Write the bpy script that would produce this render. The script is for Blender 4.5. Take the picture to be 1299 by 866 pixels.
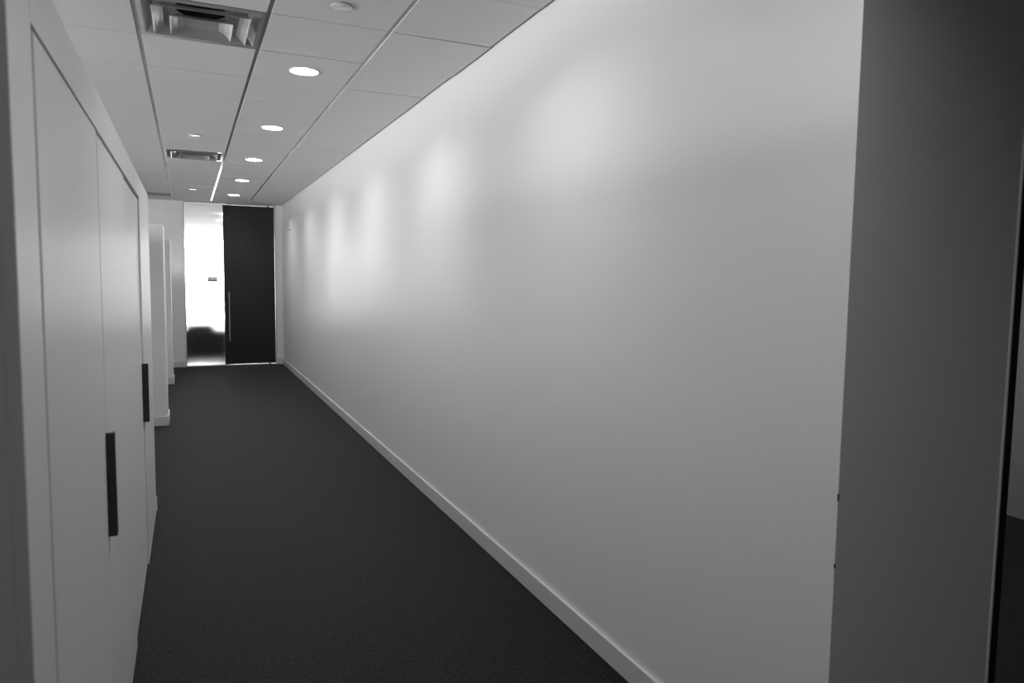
import bpy, bmesh, math, random
from mathutils import Matrix, Vector
random.seed(7)
for o in list(bpy.data.objects): bpy.data.objects.remove(o)
scene = bpy.context.scene
COL = scene.collection

# ------------------------------------------------------------------ camera
YAW, PITCH, ROLL = 0.41845, -0.08337, 0.01356
FPX, CAMZ, H = 923.66, 1.5996, 2.903
cy, sy, cp, sp = math.cos(YAW), math.sin(YAW), math.cos(PITCH), math.sin(PITCH)
F = Vector((sy*cp, cy*cp, sp)); R0 = Vector((cy, -sy, 0)); U0 = R0.cross(F)
Rv = math.cos(ROLL)*R0 + math.sin(ROLL)*U0
Uv = -math.sin(ROLL)*R0 + math.cos(ROLL)*U0
cd = bpy.data.cameras.new('camera')
cam = bpy.data.objects.new('camera', cd); COL.objects.link(cam)
M = Matrix((Rv, Uv, -F)).transposed().to_4x4(); M.translation = (0, 0, CAMZ)
cam.matrix_world = M
cd.sensor_width = 36; cd.lens = FPX/1299*36; cd.clip_start = 0.05
cd.dof.use_dof = True; cd.dof.focus_distance = 6.0; cd.dof.aperture_fstop = 4.5
scene.camera = cam

# ------------------------------------------------------------------ daylight, exposure
WORLD = 10.5           # overcast daylight outside the windows
DOWN = 650.0           # downlight diffusers
w = bpy.data.worlds.new('world'); scene.world = w; w.use_nodes = True
bg = w.node_tree.nodes['Background']
bg.inputs['Color'].default_value = (1, 1, 1, 1); bg.inputs['Strength'].default_value = WORLD
vs = scene.view_settings
scene.display_settings.display_device = 'sRGB'
vs.view_transform = 'Standard'; vs.look = 'None'; vs.gamma = 1; vs.use_curve_mapping = False
vs.exposure = 0.0
scene.cycles.use_denoising = True
scene.cycles.max_bounces = 10
scene.cycles.diffuse_bounces = 6
scene.cycles.sample_clamp_indirect = 8
scene.cycles.caustics_reflective = False

def portal(name, loc, rot, sx, sz):
    l = bpy.data.lights.new(name, 'AREA'); l.shape = 'RECTANGLE'; l.size = sx; l.size_y = sz
    l.cycles.is_portal = True
    o = bpy.data.objects.new(name, l); o.location = loc; o.rotation_euler = rot; COL.objects.link(o)
PI = math.pi
XOFF = -5.5           # outside wall of the open office on the left
YEND, YFAR = 14.02, 27.0
portal('daylight_portal', (XOFF-0.1, 7.7, 1.7), (0, -PI/2, 0), 2.0, 12.7)
portal('daylight_portal', (0.6, YFAR+0.1, 1.5), (-PI/2, 0, 0), 7.0, 2.7)

# ------------------------------------------------------------------ materials
def new_mat(name, col, rough=0.6, metal=0.0, spec=0.5):
    m = bpy.data.materials.new(name); m.use_nodes = True
    b = m.node_tree.nodes['Principled BSDF']
    c = (col, col, col) if isinstance(col, (int, float)) else col
    b.inputs['Base Color'].default_value = (*c, 1)
    b.inputs['Roughness'].default_value = rough
    b.inputs['Metallic'].default_value = metal
    b.inputs['Specular IOR Level'].default_value = spec
    return m
def add_noise(m, base, amount, scale, bump=0.0, bdist=0.002, stretch=(1, 1, 1), detail=3.0, bscale=None):
    nt = m.node_tree; b = nt.nodes['Principled BSDF']
    tc = nt.nodes.new('ShaderNodeTexCoord'); mp = nt.nodes.new('ShaderNodeMapping')
    mp.inputs['Scale'].default_value = stretch
    nt.links.new(tc.outputs['Object'], mp.inputs['Vector'])
    n = nt.nodes.new('ShaderNodeTexNoise'); n.inputs['Scale'].default_value = scale; n.inputs['Detail'].default_value = detail
    nt.links.new(mp.outputs['Vector'], n.inputs['Vector'])
    r = nt.nodes.new('ShaderNodeValToRGB')
    r.color_ramp.elements[0].position = 0.3; r.color_ramp.elements[1].position = 0.7
    lo, hi = base*(1-amount), base*(1+amount)
    r.color_ramp.elements[0].color = (lo, lo, lo, 1); r.color_ramp.elements[1].color = (hi, hi, hi, 1)
    nt.links.new(n.outputs['Fac'], r.inputs['Fac']); nt.links.new(r.outputs['Color'], b.inputs['Base Color'])
    if bump:
        n2 = n
        if bscale:
            n2 = nt.nodes.new('ShaderNodeTexNoise'); n2.inputs['Scale'].default_value = bscale
            nt.links.new(mp.outputs['Vector'], n2.inputs['Vector'])
        bp = nt.nodes.new('ShaderNodeBump'); bp.inputs['Strength'].default_value = bump; bp.inputs['Distance'].default_value = bdist
        nt.links.new(n2.outputs['Fac'], bp.inputs['Height']); nt.links.new(bp.outputs['Normal'], b.inputs['Normal'])
    return m
def wall_paint(name, base, rough):
    # eggshell paint: fine roller stipple on gently wavy drywall
    m = new_mat(name, base, rough)
    nt = m.node_tree; b = nt.nodes['Principled BSDF']
    tc = nt.nodes.new('ShaderNodeTexCoord')
    mp = nt.nodes.new('ShaderNodeMapping'); mp.inputs['Scale'].default_value = (1, 1.0, 0.09)
    nt.links.new(tc.outputs['Object'], mp.inputs['Vector'])
    n = nt.nodes.new('ShaderNodeTexNoise'); n.inputs['Scale'].default_value = 1.3; n.inputs['Detail'].default_value = 1.0
    nt.links.new(mp.outputs['Vector'], n.inputs['Vector'])
    n2 = nt.nodes.new('ShaderNodeTexNoise'); n2.inputs['Scale'].default_value = 260; n2.inputs['Detail'].default_value = 2
    nt.links.new(tc.outputs['Object'], n2.inputs['Vector'])
    b1 = nt.nodes.new('ShaderNodeBump'); b1.inputs['Strength'].default_value = 1.0; b1.inputs['Distance'].default_value = 0.008
    b2 = nt.nodes.new('ShaderNodeBump'); b2.inputs['Strength'].default_value = 0.12; b2.inputs['Distance'].default_value = 0.0008
    nt.links.new(n.outputs['Fac'], b1.inputs['Height']); nt.links.new(n2.outputs['Fac'], b2.inputs['Height'])
    nt.links.new(b1.outputs['Normal'], b2.inputs['Normal']); nt.links.new(b2.outputs['Normal'], b.inputs['Normal'])
    return m
M_wall = wall_paint('eggshell_wall_paint', 0.70, 0.34)
M_flat = add_noise(new_mat('flat_wall_paint', 0.72, 0.5), 0.72, 0.02, 3.0)
M_base = add_noise(new_mat('baseboard_paint', 0.56, 0.35), 0.56, 0.03, 6.0)
M_cab = add_noise(new_mat('cabinet_lacquer', 0.60, 0.33), 0.60, 0.015, 2.0, 0.05, 0.001, bscale=180)
M_tile = add_noise(new_mat('mineral_ceiling_tile', 0.64, 0.9, spec=0.2), 0.64, 0.05, 90, 0.25, 0.001)
M_grid = add_noise(new_mat('grid_bar_paint', 0.27, 0.14, 0.0, 0.4), 0.27, 0.03, 20)
M_void = add_noise(new_mat('plenum_shadow_board', 0.10, 0.9, spec=0.1), 0.10, 0.1, 5)
M_slot = add_noise(new_mat('slot_grey', 0.30, 0.7), 0.30, 0.05, 9)
M_alum = add_noise(new_mat('brushed_aluminium', 0.45, 0.42, 1.0), 0.45, 0.06, 40, stretch=(1, 1, 12))
M_diff = add_noise(new_mat('satin_diffuser_enamel', 0.7, 0.10, 0.55), 0.7, 0.05, 7)
M_duct = add_noise(new_mat('black_duct_lining', 0.006, 0.9, spec=0.1), 0.006, 0.3, 30)
M_pan = add_noise(new_mat('diffuser_back_pan', 0.42, 0.4, 0.3), 0.42, 0.1, 12)
M_door = add_noise(new_mat('dark_stained_door', 0.011, 0.38), 0.011, 0.25, 5, 0.04, 0.001, stretch=(14, 1, 0.5))
M_handle = add_noise(new_mat('dark_bronze_pull', 0.030, 0.38, 0.3), 0.030, 0.12, 18, stretch=(1, 1, 8))
M_sprk = add_noise(new_mat('white_cover_plate', 0.72, 0.22), 0.72, 0.02, 20)
M_refl = add_noise(new_mat('downlight_reflector', 0.75, 0.4), 0.75, 0.02, 30)
M_trim = add_noise(new_mat('white_trim_enamel', 0.72, 0.35), 0.72, 0.02, 20)
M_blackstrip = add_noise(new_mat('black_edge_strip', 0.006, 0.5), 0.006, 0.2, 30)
M_edge = add_noise(new_mat('grey_corner_trim', 0.60, 0.3), 0.60, 0.04, 30)
M_seat = add_noise(new_mat('charcoal_upholstery', 0.010, 0.8), 0.010, 0.2, 60, 0.2, 0.001)
M_sign = add_noise(new_mat('sign_grey', 0.75, 0.5), 0.75, 0.04, 40)
M_signd = add_noise(new_mat('sign_charcoal', 0.02, 0.5), 0.02, 0.1, 40)
M_signm = add_noise(new_mat('sign_mid_grey', 0.28, 0.5), 0.28, 0.05, 40)
M_lint = add_noise(new_mat('dark_lint', 0.006, 0.9), 0.006, 0.2, 40)
M_out = add_noise(new_mat('far_room_paint', 0.88, 0.7), 0.88, 0.02, 3)
M_palefloor = add_noise(new_mat('pale_far_floor', 0.32, 0.5), 0.32, 0.05, 3)
M_part = add_noise(new_mat('grey_partition_fabric', 0.24, 0.8), 0.24, 0.04, 12)
M_unlit = add_noise(new_mat('unlit_room_dark', 0.006, 0.8, spec=0.2), 0.006, 0.05, 3)  # near-black colour paints in the dark of the unlit room past the partition

M_carpet = new_mat('charcoal_loop_carpet', 0.03, 0.62, spec=0.10)
def carpet_nodes():
    nt = M_carpet.node_tree; b = nt.nodes['Principled BSDF']
    b.inputs['Sheen Weight'].default_value = 0.13; b.inputs['Sheen Roughness'].default_value = 0.28
    tc = nt.nodes.new('ShaderNodeTexCoord')
    v = nt.nodes.new('ShaderNodeTexVoronoi'); v.inputs['Scale'].default_value = 190; v.inputs['Randomness'].default_value = 0.8
    n = nt.nodes.new('ShaderNodeTexNoise'); n.inputs['Scale'].default_value = 75; n.inputs['Detail'].default_value = 6; n.inputs['Roughness'].default_value = 0.75
    n2 = nt.nodes.new('ShaderNodeTexNoise'); n2.inputs['Scale'].default_value = 1.2; n2.inputs['Detail'].default_value = 3
    for k in (v, n, n2): nt.links.new(tc.outputs['Object'], k.inputs['Vector'])
    r = nt.nodes.new('ShaderNodeValToRGB')
    e = r.color_ramp.elements
    e[0].position = 0.46; e[0].color = (0.0004, 0.0004, 0.0004, 1); e[1].position = 0.60; e[1].color = (0.022, 0.022, 0.022, 1)
    nt.links.new(n.outputs['Fac'], r.inputs['Fac'])
    r2 = nt.nodes.new('ShaderNodeValToRGB'); e = r2.color_ramp.elements
    e[0].position = 0.3; e[0].color = (0.85, 0.85, 0.85, 1); e[1].position = 0.7; e[1].color = (1, 1, 1, 1)
    nt.links.new(n2.outputs['Fac'], r2.inputs['Fac'])
    mx = nt.nodes.new('ShaderNodeMix'); mx.data_type = 'RGBA'; mx.blend_type = 'MULTIPLY'; mx.inputs['Factor'].default_value = 1
    nt.links.new(r.outputs['Color'], mx.inputs['A']); nt.links.new(r2.outputs['Color'], mx.inputs['B'])
    nt.links.new(mx.outputs['Result'], b.inputs['Base Color'])
    bp = nt.nodes.new('ShaderNodeBump'); bp.inputs['Strength'].default_value = 0.7; bp.inputs['Distance'].default_value = 0.003
    nt.links.new(v.outputs['Distance'], bp.inputs['Height']); nt.links.new(bp.outputs['Normal'], b.inputs['Normal'])
carpet_nodes()

def emission(name, s):
    m = bpy.data.materials.new(name); m.use_nodes = True; nt = m.node_tree
    nt.nodes.clear()
    out = nt.nodes.new('ShaderNodeOutputMaterial'); e = nt.nodes.new('ShaderNodeEmission')
    e.inputs['Strength'].default_value = s
    nt.links.new(e.outputs['Emission'], out.inputs['Surface'])
    return m
M_lamp = emission('lit_lamp_diffuser', DOWN)
M_fill_near = emission('near_fill_diffuser', DOWN*0.66)  # emission of the added fill lamp by the near cabinets
M_fill_lobby = emission('lobby_fill_diffuser', DOWN*0.44)  # emission of the added fill lamp in the lobby
M_glass = bpy.data.materials.new('lightly_frosted_glass'); M_glass.use_nodes = True
def glass_nodes():
    nt = M_glass.node_tree; nt.nodes.clear()
    out = nt.nodes.new('ShaderNodeOutputMaterial')
    rf = nt.nodes.new('ShaderNodeBsdfRefraction'); rf.inputs['IOR'].default_value = 1.3; rf.inputs['Roughness'].default_value = 0.25
    rf.inputs['Color'].default_value = (0.95, 0.95, 0.95, 1)
    gl = nt.nodes.new('ShaderNodeBsdfGlossy'); gl.inputs['Roughness'].default_value = 0.25
    mx = nt.nodes.new('ShaderNodeMixShader'); mx.inputs['Fac'].default_value = 0.05
    # frosting film: nearly clear at the top, dense towards the floor
    tc = nt.nodes.new('ShaderNodeTexCoord'); sx = nt.nodes.new('ShaderNodeSeparateXYZ')
    nt.links.new(tc.outputs['Object'], sx.inputs['Vector'])
    mr = nt.nodes.new('ShaderNodeMapRange'); mr.interpolation_type = 'SMOOTHSTEP'
    mr.inputs['From Min'].default_value = 0.7; mr.inputs['From Max'].default_value = 2.1
    mr.inputs['To Min'].default_value = 0.66; mr.inputs['To Max'].default_value = 0.12
    nt.links.new(sx.outputs['Z'], mr.inputs['Value']); nt.links.new(mr.outputs['Result'], rf.inputs['Roughness'])
    nt.links.new(rf.outputs['BSDF'], mx.inputs[1]); nt.links.new(gl.outputs['BSDF'], mx.inputs[2])
    nt.links.new(mx.outputs['Shader'], out.inputs['Surface'])
glass_nodes()

# ------------------------------------------------------------------ helpers
def bm_box(bm, x0, x1, y0, y1, z0, z1, bev=0.0, seg=1):
    t = bmesh.new()
    bmesh.ops.create_cube(t, size=1)
    for v in t.verts:
        v.co = Vector((x0+(v.co.x+.5)*(x1-x0), y0+(v.co.y+.5)*(y1-y0), z0+(v.co.z+.5)*(z1-z0)))
    if bev: bmesh.ops.bevel(t, geom=list(t.edges), offset=bev, segments=seg, affect='EDGES', profile=0.6)
    me = bpy.data.meshes.new('tmp'); t.to_mesh(me); t.free(); bm.from_mesh(me); bpy.data.meshes.remove(me)
    return bm
def bm_lathe(bm, prof, seg=32, c=(0, 0, 0)):
    rings = []
    for r, z in prof:
        if r < 1e-6: rings.append([bm.verts.new((c[0], c[1], c[2]+z))])
        else: rings.append([bm.verts.new((c[0]+r*math.cos(2*PI*k/seg), c[1]+r*math.sin(2*PI*k/seg), c[2]+z)) for k in range(seg)])
    for a, b in zip(rings, rings[1:]):
        for k in range(seg):
            k2 = (k+1) % seg
            vs_ = [a[k % len(a)], a[k2 % len(a)], b[k2 % len(b)], b[k % len(b)]]
            u = []
            for q in vs_:
                if q not in u: u.append(q)
            if len(u) >= 3: bm.faces.new(u)
    bmesh.ops.recalc_face_normals(bm, faces=bm.faces)
    return bm
def obj(name, bm, mat, parent=None, smooth=False, loc=None):
    me = bpy.data.meshes.new(name); bm.to_mesh(me); bm.free()
    me.materials.append(mat)
    if smooth:
        for p in me.polygons: p.use_smooth = True
    o = bpy.data.objects.new(name, me); COL.objects.link(o)
    if loc: o.location = loc
    if parent: o.parent = parent
    return o
def box(name, x0, x1, y0, y1, z0, z1, mat, parent=None, bev=0.0, seg=1):
    return obj(name, bm_box(bmesh.new(), x0, x1, y0, y1, z0, z1, bev, seg), mat, parent)
def boxes(name, L, mat, parent=None, bev=0.0):
    bm = bmesh.new()
    for b in L: bm_box(bm, *b, bev)
    return obj(name, bm, mat, parent)
def struct(o, label=None):
    o['kind'] = 'structure'
    if label: o['label'] = label
    return o
def thing(name, label, cat, loc=(0, 0, 0), group=None):
    o = bpy.data.objects.new(name, None); COL.objects.link(o); o.location = loc; o.empty_display_size = 0.1
    return tag(o, label, cat, group)
def tag(o, label, cat, group=None):
    o['label'] = label; o['category'] = cat
    if group: o['group'] = group
    return o
def copy_thing(root, loc, label):
    r = root.copy(); COL.objects.link(r); r.location = loc; r['label'] = label
    for ch in list(root.children):
        c = ch.copy(); COL.objects.link(c); c.parent = r
        for g in ch.children:
            d = g.copy(); COL.objects.link(d); d.parent = c
    return r

# ------------------------------------------------------------------ setting: floor, walls
XW, XL, YC, YN = 1.593, -0.231, 1.40, 1.29      # right wall, left plane, wall end, near end of left row
XP = 2.283                                       # far side of the right wall's end face
struct(box('floor', XOFF-0.2, 8, -4.2, YFAR+0.2, -0.1, 0, M_carpet), 'dark charcoal loop carpet running down the corridor')

WT = 2.985
wr = struct(box('wall_right', XW, XP-0.012, YC, YEND+0.1, 0, WT, M_wall), 'long white painted wall on the right of the corridor')
for z0, z1 in ((1.018, 1.038), (0.83, 0.843)): box('nick', XW-0.0006, XW+0.003, YC-0.0007, YC+0.002, z0, z1, M_lint, wr)
ct = struct(box('trim_1', XP-0.012, XP, YC-0.004, YC+0.02, 0, WT, M_edge, None, 0.003), 'slim grey corner trim on the end of the right wall')
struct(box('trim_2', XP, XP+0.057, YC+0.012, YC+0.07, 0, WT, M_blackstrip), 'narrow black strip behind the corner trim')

def baseboard(name, x0, x1, y0, y1, h=0.1, parent=None):
    return box(name, x0, x1, y0, y1, 0, h, M_base, parent, 0.003)
struct(baseboard('baseboard_right', XW-0.014, XW-0.0005, YC+0.02, YEND-0.001), 'painted baseboard along the long right wall')

# far end wall: pieces left and right of the glass and door opening
GL0, GL1, DR1 = -0.042, 0.586, 1.457
struct(box('wall_end_left', XOFF, GL0-0.012, YEND, YEND+0.12, 0, WT, M_flat), 'white end wall left of the frosted glass')
struct(box('wall_end_right', DR1+0.016, XW-0.0005, YEND, YEND+0.12, 0, WT, M_flat), 'narrow strip of end wall right of the dark door')
struct(box('wall_end_head', GL0-0.012, DR1+0.016, YEND+0.02, YEND+0.12, 2.892, WT, M_flat), 'end wall above the glass and the door')
struct(baseboard('baseboard_end_left', XOFF, GL0-0.013, YEND-0.013, YEND-0.0005), 'baseboard under the end wall left of the glass')
struct(baseboard('baseboard_end_right', DR1+0.017, XW-0.0145, YEND-0.013, YEND-0.0005), 'short baseboard right of the dark door')

# left row: dark near wall, two white partition ends with baseboards
struct(box('wall_left_near', XOFF, XL-0.02, YN, YN+0.1, 0, 2.125, M_cab), 'shaded wall edge at the left beside the cabinet')
for nm, y, L, lab in (('wall_left_middle', 8.55, 0.45, 'white partition end in the middle of the left side, nearer of two'),
                      ('wall_left_far', 11.84, 0.38, 'white partition end on the left nearest the far door')):
    p = struct(box(nm, -0.85, XL, y, y+L, 0, 2.135, M_flat, None, 0.004), lab)
    bm = bmesh.new()
    bm_box(bm, -0.862, XL+0.012, y-0.012, y+L+0.012, 0, 0.1, 0.003)
    obj('baseboard', bm, M_base, p)
# added unseen panels; their heights set how much daylight passes the bays
struct(box('wall_daylight_stop_near', -0.87, -0.82, 5.44, 8.538, 0, 2.0, M_cab), 'unseen low white panel added to limit daylight through the bay beyond the cabinets')
struct(box('wall_daylight_stop_middle', -0.87, -0.82, 9.015, 11.826, 0, 2.13, M_cab), 'unseen low white panel added to limit daylight through the bay between the partition ends')
struct(box('wall_daylight_stop_far', -0.87, -0.82, 12.235, YEND-0.014, 0, 1.62, M_cab), 'unseen low white panel added to limit daylight through the bay next to the end wall')
# open office on the left, with windows to daylight
struct(boxes('wall_left', [(XOFF-0.2, XOFF, -4.1, YEND, 0, 0.75), (XOFF-0.2, XOFF, -4.1, YEND, 2.65, WT), (XOFF-0.2, XOFF, -4.1, 1.37, 0.75, 2.65), (XOFF-0.2, XOFF, 10.9, YEND, 0.75, 2.65)] +
      [(XOFF-0.2, XOFF, y-0.08, y+0.08, 0.75, 2.65) for y in (1.45, 4.6, 7.75, 10.9, 13.87)], M_flat), 'outside wall of the open office with windows')
# room behind the glass
struct(box('floor_far', -3.0, 4.2, YEND+0.06, YFAR, 0, 0.012, M_palefloor), 'pale floor of the bright room behind the glass')
struct(box('wall_far_left', -3.1, -3.0, YEND+0.12, YFAR, 0, WT, M_out), 'left wall of the bright room behind the glass')
struct(box('wall_far_right', 4.2, 4.3, YEND+0.12, YFAR, 0, WT, M_out), 'right wall of the bright room behind the glass')
fw = struct(boxes('window_2', [(-3.0, 4.2, YFAR, YFAR+0.15, 0, 0.12), (-3.0, 4.2, YFAR, YFAR+0.15, 2.84, WT)] +
      [(x-0.03, x+0.03, YFAR, YFAR+0.1, 0.12, 2.84) for x in (-2.97, -1.2, 2.4, 4.17)], M_trim), 'bright window wall far behind the glass')
# dim lobby round the camera and the space to the right
struct(box('wall_back', XOFF, 8, -4.1, -4.0, 0, WT, M_flat))
struct(box('wall_lobby_left', -3.6, -3.5, -4.0, YN, 0, 2.125, M_flat))
struct(box('wall_lobby_right', 7.9, 8.0, -4.0, 6, 0, WT, M_unlit))
struct(box('wall_lobby_far', XP, 8.0, 6.0, 6.1, 0, WT, M_unlit))
struct(box('wall_partition', 5.25, 5.35, -2.5, 5.9, 0, 2.07, M_part), 'low grey partition seen past the right wall end')

# ------------------------------------------------------------------ ceiling: tiles, grid bars
X3, TW, TL, Y0 = -0.21398, 0.61, 0.6417, 4.54629
ceil = struct(box('ceiling', XOFF-0.2, 8, -4.2, YFAR+0.2, H+0.14, H+0.2, M_void), 'suspended ceiling of white mineral tiles')
def tile_mesh(nx, ny):
    bm = bm_box(bmesh.new(), -nx/2, nx/2, -ny/2, ny/2, 0, 0.016, 0.0012)
    me = bpy.data.meshes.new('ceiling_tile'); bm.to_mesh(me); bm.free(); me.materials.append(M_tile); return me
def holed_mesh(nx, ny, r=0.0875, seg=40):
    bm = bmesh.new()
    def loop(z, f): return [bm.verts.new((*f(2*PI*k/seg), z)) for k in range(seg)]
    circ = lambda a: (r*math.cos(a), r*math.sin(a))
    def rect(a):
        c, s = math.cos(a), math.sin(a)
        q = min(nx/2/abs(c) if abs(c) > 1e-9 else 1e9, ny/2/abs(s) if abs(s) > 1e-9 else 1e9)
        return (q*c, q*s)
    A, B, C_, D = loop(0, circ), loop(0, rect), loop(0.016, circ), loop(0.016, rect)
    # snap the ray nearest each corner onto the corner
    for cx_, cy_ in ((1, 1), (-1, 1), (-1, -1), (1, -1)):
        k = min(range(seg), key=lambda k: (B[k].co.x-cx_*nx/2)**2+(B[k].co.y-cy_*ny/2)**2)
        for L in (B, D): L[k].co.x, L[k].co.y = cx_*nx/2, cy_*ny/2
    for k in range(seg):
        n = (k+1) % seg
        bm.faces.new((A[k], A[n], B[n], B[k])); bm.faces.new((C_[k], D[k], D[n], C_[n]))
        bm.faces.new((A[k], C_[k], C_[n], A[n])); bm.faces.new((B[k], B[n], D[n], D[k]))
    bmesh.ops.recalc_face_normals(bm, faces=bm.faces)
    me = bpy.data.meshes.new('ceiling_tile'); bm.to_mesh(me); bm.free(); me.materials.append(M_tile); return me
cache = {}
def tile(x0, x1, y0, y1, dz=0.0, tx=0.0, ty=0.0, hole=False):
    k = (round(x1-x0, 4), round(y1-y0, 4), hole)
    if k not in cache: cache[k] = holed_mesh(*k[:2]) if hole else tile_mesh(*k[:2])
    o = bpy.data.objects.new('ceiling_tile', cache[k]); COL.objects.link(o)
    o.location = ((x0+x1)/2, (y0+y1)/2, H+dz); o.rotation_euler = (tx, ty, 0); o.parent = ceil
GB = 0.011     # half width of the visible bar
rows = [(Y0+j*TL, Y0+(j+1)*TL) for j in range(-12, 14)] + [(Y0+14*TL, YEND)]
for ci in range(-8, 3):
    xa, xb = X3+ci*TW+GB, X3+(ci+1)*TW-GB
    if ci == 2: xb = XW-0.013
    for j, (ya, yb) in zip(range(-12, 15), rows):
        if ci == 0 and j in (-1, 6): continue           # air diffusers
        if ci < 0 and j == 13: continue                 # recessed slot
        rz = random.uniform(-0.0015, 0.0015)
        tx = random.uniform(-0.002, 0.002); ty = random.uniform(-0.0015, 0.0015)
        if ci == 2 and j == -1: rz -= 0.004; ty += 0.004
        if j == 14: yb -= 0.006
        hole = ci == 1 and j in (-9, -6, -3, 0, 3, 6, 9, 12)
        if hole: rz = tx = ty = 0.0
        tile(xa, xb, ya+0.004, yb-0.004, rz, tx, ty, hole)
# plain board over the rest
boxes('ceiling_board', [(XOFF, X3-8*TW-0.02, -4, YEND, H, H+0.02), (XP, 8, YC, 6.1, H, H+0.02), (XW, 8, -4, YC, H, H+0.02),
      (XOFF, XW, -4, Y0-12*TL, H, H+0.02)], M_tile, ceil)
boxes('ceiling_board', [(-3, 4.2, YEND+0.12, YFAR, H, H+0.02)], M_out, ceil)
def gridbar(x0, x1, y0, y1, z=H+0.004, mat=None):
    bm = bmesh.new()
    bm_box(bm, x0, x1, y0, y1, z, z+0.004); 
    cxm = (x0+x1)/2; cym = (y0+y1)/2
    if x1-x0 < y1-y0: bm_box(bm, cxm-0.002, cxm+0.002, y0, y1, z+0.004, z+0.04)
    else: bm_box(bm, x0, x1, cym-0.002, cym+0.002, z+0.004, z+0.04)
    obj('grid_bar', bm, mat or M_grid, ceil)
for ci in range(-8, 3):
    x = X3+ci*TW
    ys = Y0-12*TL
    gridbar(x-GB-0.001, x+GB+0.001, ys, YEND-0.001)
for j in range(-12, 15):
    y = Y0+j*TL
    gridbar(X3-8*TW, XW-0.001, y-0.012, y+0.012, H+0.0145, M_void)
gridbar(XW-0.014, XW-0.001, YC, YEND-0.001, H+0.012, M_void)  # dark bar paints the shadow gap where the tiles meet the wall
# recessed slot beside the end wall, left columns
box('ceiling_slot', X3-8*TW, X3-GB, Y0+13*TL, Y0+13*TL+0.44, H-0.001, H+0.03, M_slot, ceil)
box('ceiling_slot', X3-8*TW, X3-GB, Y0+13*TL+0.44, Y0+14*TL, H-0.002, H+0.02, M_tile, ceil)

# ------------------------------------------------------------------ downlights
RECESS = 0.046
def make_downlight(loc, label):
    t = thing('downlight', label, 'ceiling light', loc, 'recessed downlights along the corridor ceiling')
    obj('trim_ring', bm_lathe(bmesh.new(), [(0.083, 0.001), (0.084, -0.003), (0.091, -0.004), (0.095, -0.002), (0.095, 0.001)], 40), M_trim, t, True)
    obj('reflector', bm_lathe(bmesh.new(), [(0.0835, 0.0), (0.078, 0.022), (0.066, 0.036), (0.058, RECESS), (0.060, RECESS+0.002), (0.070, 0.038), (0.0845, 0.02), (0.087, 0.0)], 40), M_refl, t, True)
    obj('diffuser', bm_lathe(bmesh.new(), [(0.0, RECESS-0.0005), (0.0585, RECESS-0.0005)], 32), M_lamp, t)
    return t
DLX, DLY, DLS = X3+1.5*TW, Y0+TL/2, 3*TL
lab = ['round lit ceiling downlight, the largest and nearest of the row in view',
       'round lit ceiling downlight, second nearest of the row, beyond the largest one',
       'round lit ceiling downlight, middle one of the five in the row',
       'round lit ceiling downlight, second from the dark door in the row',
       'round lit ceiling downlight, smallest and closest to the dark door',
       ]
d0 = make_downlight((DLX, DLY, H-0.0025), lab[0])
for k in range(1, 5): copy_thing(d0, (DLX, DLY+k*DLS, H-0.0025), lab[k])
M_lamp_near = emission('slightly_dimmed_lamp_diffuser', DOWN*0.84)
c = copy_thing(d0, (DLX, DLY-DLS, H-0.0025), 'round lit ceiling downlight over the near end of the right wall, above the frame')
for ch in c.children:
    if ch.name.startswith('diffuser'): ch.data = ch.data.copy(); ch.data.materials[0] = M_lamp_near
far_lab = ['small blurred ceiling light seen through the top of the frosted glass, nearest of its row',
           'small blurred ceiling light seen through the frosted glass, second of its row',
           'small blurred ceiling light seen through the frosted glass, third of its row',
           'small blurred ceiling light seen through the frosted glass, lowest and farthest of its row']
for k in range(4):
    c = copy_thing(d0, (DLX, DLY+(k+6)*DLS, H-0.066), far_lab[k]); c['group'] = 'ceiling lights in the room behind the glass'
for k, l in ((-2, 'unseen fill downlight added beside the near end of the cabinets, above the frame'), (-3, 'unseen fill downlight added in the lobby just behind the viewer')):  # two added lamps, fill for the near wall and its end face
    c = copy_thing(d0, (DLX, DLY+k*DLS, H-0.0025), l)
    for ch in c.children:
        if ch.name.startswith('diffuser'): ch.data = ch.data.copy(); ch.data.materials[0] = M_fill_near if k == -2 else M_fill_lobby
for x, y, l in ((3.9, 2.7, 'unseen fill downlight added to the right of the wall end, nearer of two'), (3.9, 4.6, 'unseen fill downlight added to the right of the wall end, farther of two')):  # added lamps that brighten the partition and carpet on the right
    c = copy_thing(d0, (x, y, H-0.066), l); c['group'] = 'added fill lights of the space on the right'
    for ch in c.children:
        if ch.name.startswith('diffuser'): ch.data = ch.data.copy(); ch.data.materials[0] = M_lamp
# ------------------------------------------------------------------ concealed sprinkler covers
def make_sprinkler(loc, label):
    t = thing('sprinkler_cover', label, 'sprinkler', loc, 'round sprinkler cover plates in the ceiling')
    obj('cover_plate', bm_lathe(bmesh.new(), [(0.0, -0.0095), (0.046, -0.009), (0.0505, -0.0075), (0.051, -0.0055), (0.047, -0.0045), (0.0, -0.0045)], 32), M_sprk, t, True)
    obj('cup', bm_lathe(bmesh.new(), [(0.036, -0.005), (0.036, 0.001)], 24), M_duct, t)
    return t
s0 = make_sprinkler((0.701, 3.64, H), 'round white sprinkler cover plate cut off by the top edge of the picture')
copy_thing(s0, (0.085, 7.46, H), 'small bright round sprinkler cover plate just before the second air diffuser')
copy_thing(s0, (0.099, 12.05, H), 'small round sprinkler cover plate near the glass at the far end')

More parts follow.
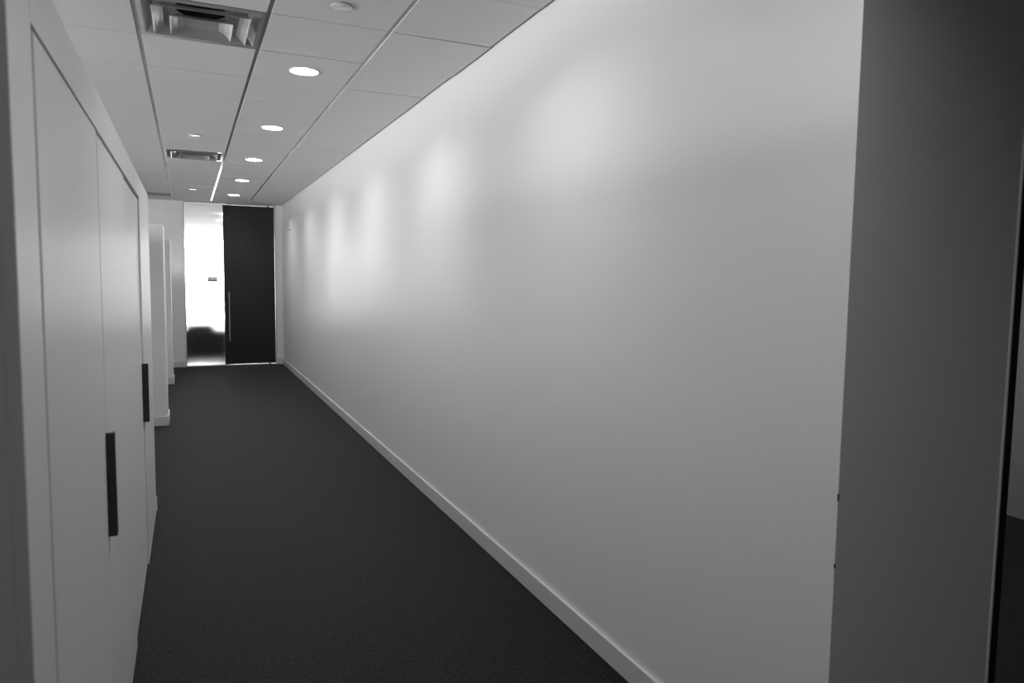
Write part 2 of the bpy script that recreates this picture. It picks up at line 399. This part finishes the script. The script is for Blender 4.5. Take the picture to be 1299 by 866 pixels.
# ------------------------------------------------------------------ square cone air diffusers
def frustum(bm, s0, z0, s1, z1, cap=False, th=0.0):
    a = [bm.verts.new((sx*s0, sy_*s0, z0)) for sx, sy_ in ((-1, -1), (1, -1), (1, 1), (-1, 1))]
    b = [bm.verts.new((sx*s1, sy_*s1, z1)) for sx, sy_ in ((-1, -1), (1, -1), (1, 1), (-1, 1))]
    for k in range(4): bm.faces.new((a[k], a[(k+1) % 4], b[(k+1) % 4], b[k]))
    if cap: bm.faces.new(b)
    return bm
def cone(name, prof, mat, parent, cap=False):
    # prof: (half size, z) from the lip upward; rolled lip gives the cone an edge
    bm = bmesh.new()
    for (s0_, z0_), (s1_, z1_) in zip(prof, prof[1:]): frustum(bm, s0_, z0_, s1_, z1_)
    if cap:
        s, z = prof[-1]
        bm.faces.new([bm.verts.new((a*s, b*s, z)) for a, b in ((-1, -1), (1, -1), (1, 1), (-1, 1))])
    bmesh.ops.remove_doubles(bm, verts=bm.verts, dist=1e-5)
    bmesh.ops.recalc_face_normals(bm, faces=bm.faces)
    o = obj(name, bm, mat, parent)
    sm = o.modifiers.new('thickness', 'SOLIDIFY'); sm.thickness = 0.0025; sm.offset = 0
    return o
def make_diffuser(loc, label):
    t = thing('air_diffuser', label, 'air vent', loc, 'square cone air diffusers in the ceiling')
    a, b = 0.294, 0.272
    bm = bmesh.new()
    for x0, x1, y0, y1 in ((-a, a, -0.312, -b), (-a, a, b, 0.312), (-a, -b, -b, b), (b, a, -b, b)): bm_box(bm, x0, x1, y0, y1, 0.0, 0.003)
    obj('frame', bm, M_diff, t)
    cone('outer_cone', [(0.272, 0.001), (0.264, 0.010), (0.245, 0.034), (0.225, 0.058), (0.222, 0.074)], M_diff, t)
    cone('middle_ring', [(0.228, -0.012), (0.225, -0.010), (0.212, 0.002), (0.195, 0.014), (0.178, 0.022)], M_diff, t)
    cone('inner_cone', [(0.148, -0.026), (0.145, -0.024), (0.132, -0.012), (0.112, -0.001), (0.085, 0.006)], M_diff, t, True)
    bm = bmesh.new(); bm_box(bm, -0.226, 0.226, -0.226, 0.226, 0.073, 0.08); obj('back_pan', bm, M_pan, t)
    obj('duct_neck', bm_lathe(bmesh.new(), [(0.0, 0.0715), (0.116, 0.0715), (0.118, 0.066), (0.122, 0.066), (0.122, 0.0735)], 40), M_duct, t)
    for sx in (-1, 1):
        for sy_ in (-1, 1): box('hanger', sx*0.12-0.004, sx*0.12+0.004, sy_*0.12-0.002, sy_*0.12+0.002, -0.006, 0.073, M_diff, t)
    return t
v0 = make_diffuser((X3+TW/2, Y0-TL/2, H-0.001), 'large square metal air diffuser at the top left, cut by the picture edge')
copy_thing(v0, (X3+TW/2, Y0+6.5*TL, H-0.001), 'smaller-looking square air diffuser farther down the ceiling with bright glints')

# ------------------------------------------------------------------ built-in cabinets on the left
cabT = 2.13
cab = thing('cabinet', 'tall white built-in cabinet wall with three flush doors and dark pulls', 'cabinet', (XL, 3.4, 0))
cab_inv = Matrix.Translation((-XL, -3.4, 0))
def cpart(name, b, mat, parent=None, bev=0.0, seg=1):
    par = parent or cab
    bm = bm_box(bmesh.new(), *b, bev, seg)
    bmesh.ops.transform(bm, matrix=cab_inv, verts=bm.verts)
    return obj(name, bm, mat, par)
YE = 5.42
DY = [(1.503, 2.430), (2.454, 3.410), (3.440, 4.408)]
RC = (0.001, 0.002, 0.008)
cpart('body', (-0.85, XL-0.027, YN+0.102, YE, 0, cabT-0.004), M_cab)
cpart('near_stile', (XL-0.022, XL, YN, 1.475, 0, cabT), M_cab, None, 0.0015)
cpart('top_rail', (XL-0.022, XL, 1.475, YE, 2.018, cabT), M_cab, None, 0.0)
cpart('end_panel', (XL-0.022, XL, 4.412, YE, 0, 2.018), M_cab, None, 0.0)
cpart('door_gap', (XL-0.0265, XL-0.0225, 1.470, 4.415, 0, 2.02), M_void)
doors = []
for i, (a, b) in enumerate(DY):
    d = cpart('door', (XL-RC[i]-0.012, XL-RC[i], a, b, 0.004, (2.012, 2.006, 2.006)[i]), M_cab, None, 0.002)
    doors.append(d)
def pull(door, y, z0, z1, rc, RX):
    bm = bmesh.new()
    bm_box(bm, XL-rc-0.004, XL+RX, y-0.012, y+0.004, z0, z1, 0.002, 2)
    bm_box(bm, XL+RX-0.007, XL+RX, y-0.010, y+0.022, z0, z1, 0.003, 2)
    bmesh.ops.transform(bm, matrix=cab_inv, verts=bm.verts)
    h = obj('handle', bm, M_handle, door); h['label'] = 'dark bronze edge pull'
pull(doors[0], 2.426, 0.823, 1.135, RC[0], 0.022)
pull(doors[2], 4.396, 0.805, 1.124, RC[2], 0.023)
bm = bm_box(bmesh.new(), -0.86, XL+0.006, YE, YE+0.013, 0, 0.1, 0.003); bmesh.ops.transform(bm, matrix=cab_inv, verts=bm.verts)
obj('baseboard', bm, M_base, cab)

# ------------------------------------------------------------------ glass sidelight and dark door
GZ0, GZ1 = 0.028, 2.885
win = struct(boxes('window_1', [(GL0-0.012, GL0, YEND-0.004, YEND+0.05, 0, 2.892), (GL0, DR1+0.004, YEND-0.012, YEND+0.05, 0, 0.02),
      (GL0, GL1, YEND-0.004, YEND+0.05, 2.882, 2.892)], M_alum), 'frosted glass sidelight with slim metal frame left of the dark door')
box('pane', GL0, GL1-0.002, YEND+0.012, YEND+0.022, 0.02, 2.882, M_glass, win)
dr = struct(box('door_1', GL1, DR1-0.002, YEND-0.022, YEND+0.022, 0.028, 2.868, M_door, None, 0.002), 'tall dark full-height door at the end of the corridor')
bm = bmesh.new()
hx = 0.666
bm_lathe(bm, [(0.0, 0), (0.011, 0), (0.0115, 0.002), (0.0115, 0.878), (0.011, 0.88), (0.0, 0.88)], 16, (hx, YEND-0.075, 0.45))
for z in (0.58, 1.2): bm_box(bm, hx-0.007, hx+0.007, YEND-0.068, YEND-0.021, z-0.007, z+0.007)
h = obj('pull_bar', bm, M_alum, dr, False); h['label'] = 'long brushed metal pull bar'
boxes('pivot', [(DR1-0.12, DR1-0.09, YEND-0.015, YEND+0.015, 0.0, 0.03), (DR1-0.12, DR1-0.09, YEND-0.015, YEND+0.015, 2.866, 2.885)], M_door, dr)
struct(boxes('trim_3', [(DR1+0.004, DR1+0.016, YEND-0.006, YEND+0.05, 0, 2.892), (GL1+0.05, DR1+0.004, YEND-0.01, YEND+0.05, 2.874, 2.892)], M_alum), 'slim metal frame on the right and top of the dark door')

# sign on the glass
sg = thing('room_sign', 'small grey room sign with a dark lower band on the frosted glass', 'sign', (0.398, YEND+0.0115, 1.511))
def sp_(name, x0, x1, z0, z1, t, mat):
    return obj(name, bm_box(bmesh.new(), x0, x1, -t, 0, z0, z1, 0.0008), mat, sg)
sp_('plate', -0.084, 0.084, 0.0, 0.085, 0.006, M_sign)
sp_('top_band', -0.084, 0.084, 0.072, 0.085, 0.0072, M_signm)
sp_('lower_band', -0.084, 0.084, 0.0, 0.027, 0.0075, M_signd)
sp_('text_bar', -0.075, -0.012, 0.048, 0.058, 0.0068, M_signm)

# dark lounge seat behind the frosted glass
ch = thing('lounge_chair', 'dark upholstered low chair blurred behind the bottom of the frosted glass', 'chair', (0.24, 14.72, 0))
def cb(name, b, mat=M_seat, bev=0.05, seg=4, par=None):
    return obj(name, bm_box(bmesh.new(), *b, bev, seg), mat, par or ch, True)
cb('backrest', (-0.30, 0.20, -0.32, -0.14, 0.09, 0.755))
cb('seat', (-0.30, 0.26, -0.14, 0.42, 0.2, 0.42))
cb('armrest', (-0.42, -0.30, -0.30, 0.42, 0.09, 0.66)); cb('armrest', (0.20, 0.46, -0.30, 0.42, 0.09, 0.66))
for x in (-0.36, 0.39):
    for y in (-0.25, 0.36): cb('leg', (x-0.02, x+0.02, y-0.02, y+0.02, 0.012, 0.11), M_alum, 0.004, 1)

# ------------------------------------------------------------------ small things
ws = thing('wall_sensor', 'tiny white sensor box high on the right wall near the door', 'sensor', (XW, 12.85, 2.39))
obj('housing', bm_box(bmesh.new(), -0.022, 0, -0.06, 0.06, 0.02, 0.17, 0.004, 2), M_wall, ws)
obj('bottom_clip', bm_box(bmesh.new(), -0.02, 0, -0.06, 0.05, 0.006, 0.019, 0.002), M_signm, ws)
for x, y, s, l in ((-0.165, 13.2, 0.02, 'speck of dark lint on the carpet near the left partition'), (0.80, 12.1, 0.016, 'speck of dark lint on the carpet before the dark door')):
    bm = bmesh.new(); bmesh.ops.create_icosphere(bm, subdivisions=1, radius=s)
    for v in bm.verts: v.co = Vector((v.co.x*(1+0.4*random.random()), v.co.y, max(0, v.co.z*0.4)))
    tag(obj('lint', bm, M_lint, None, True, (x, y, 0.0)), l, 'lint')
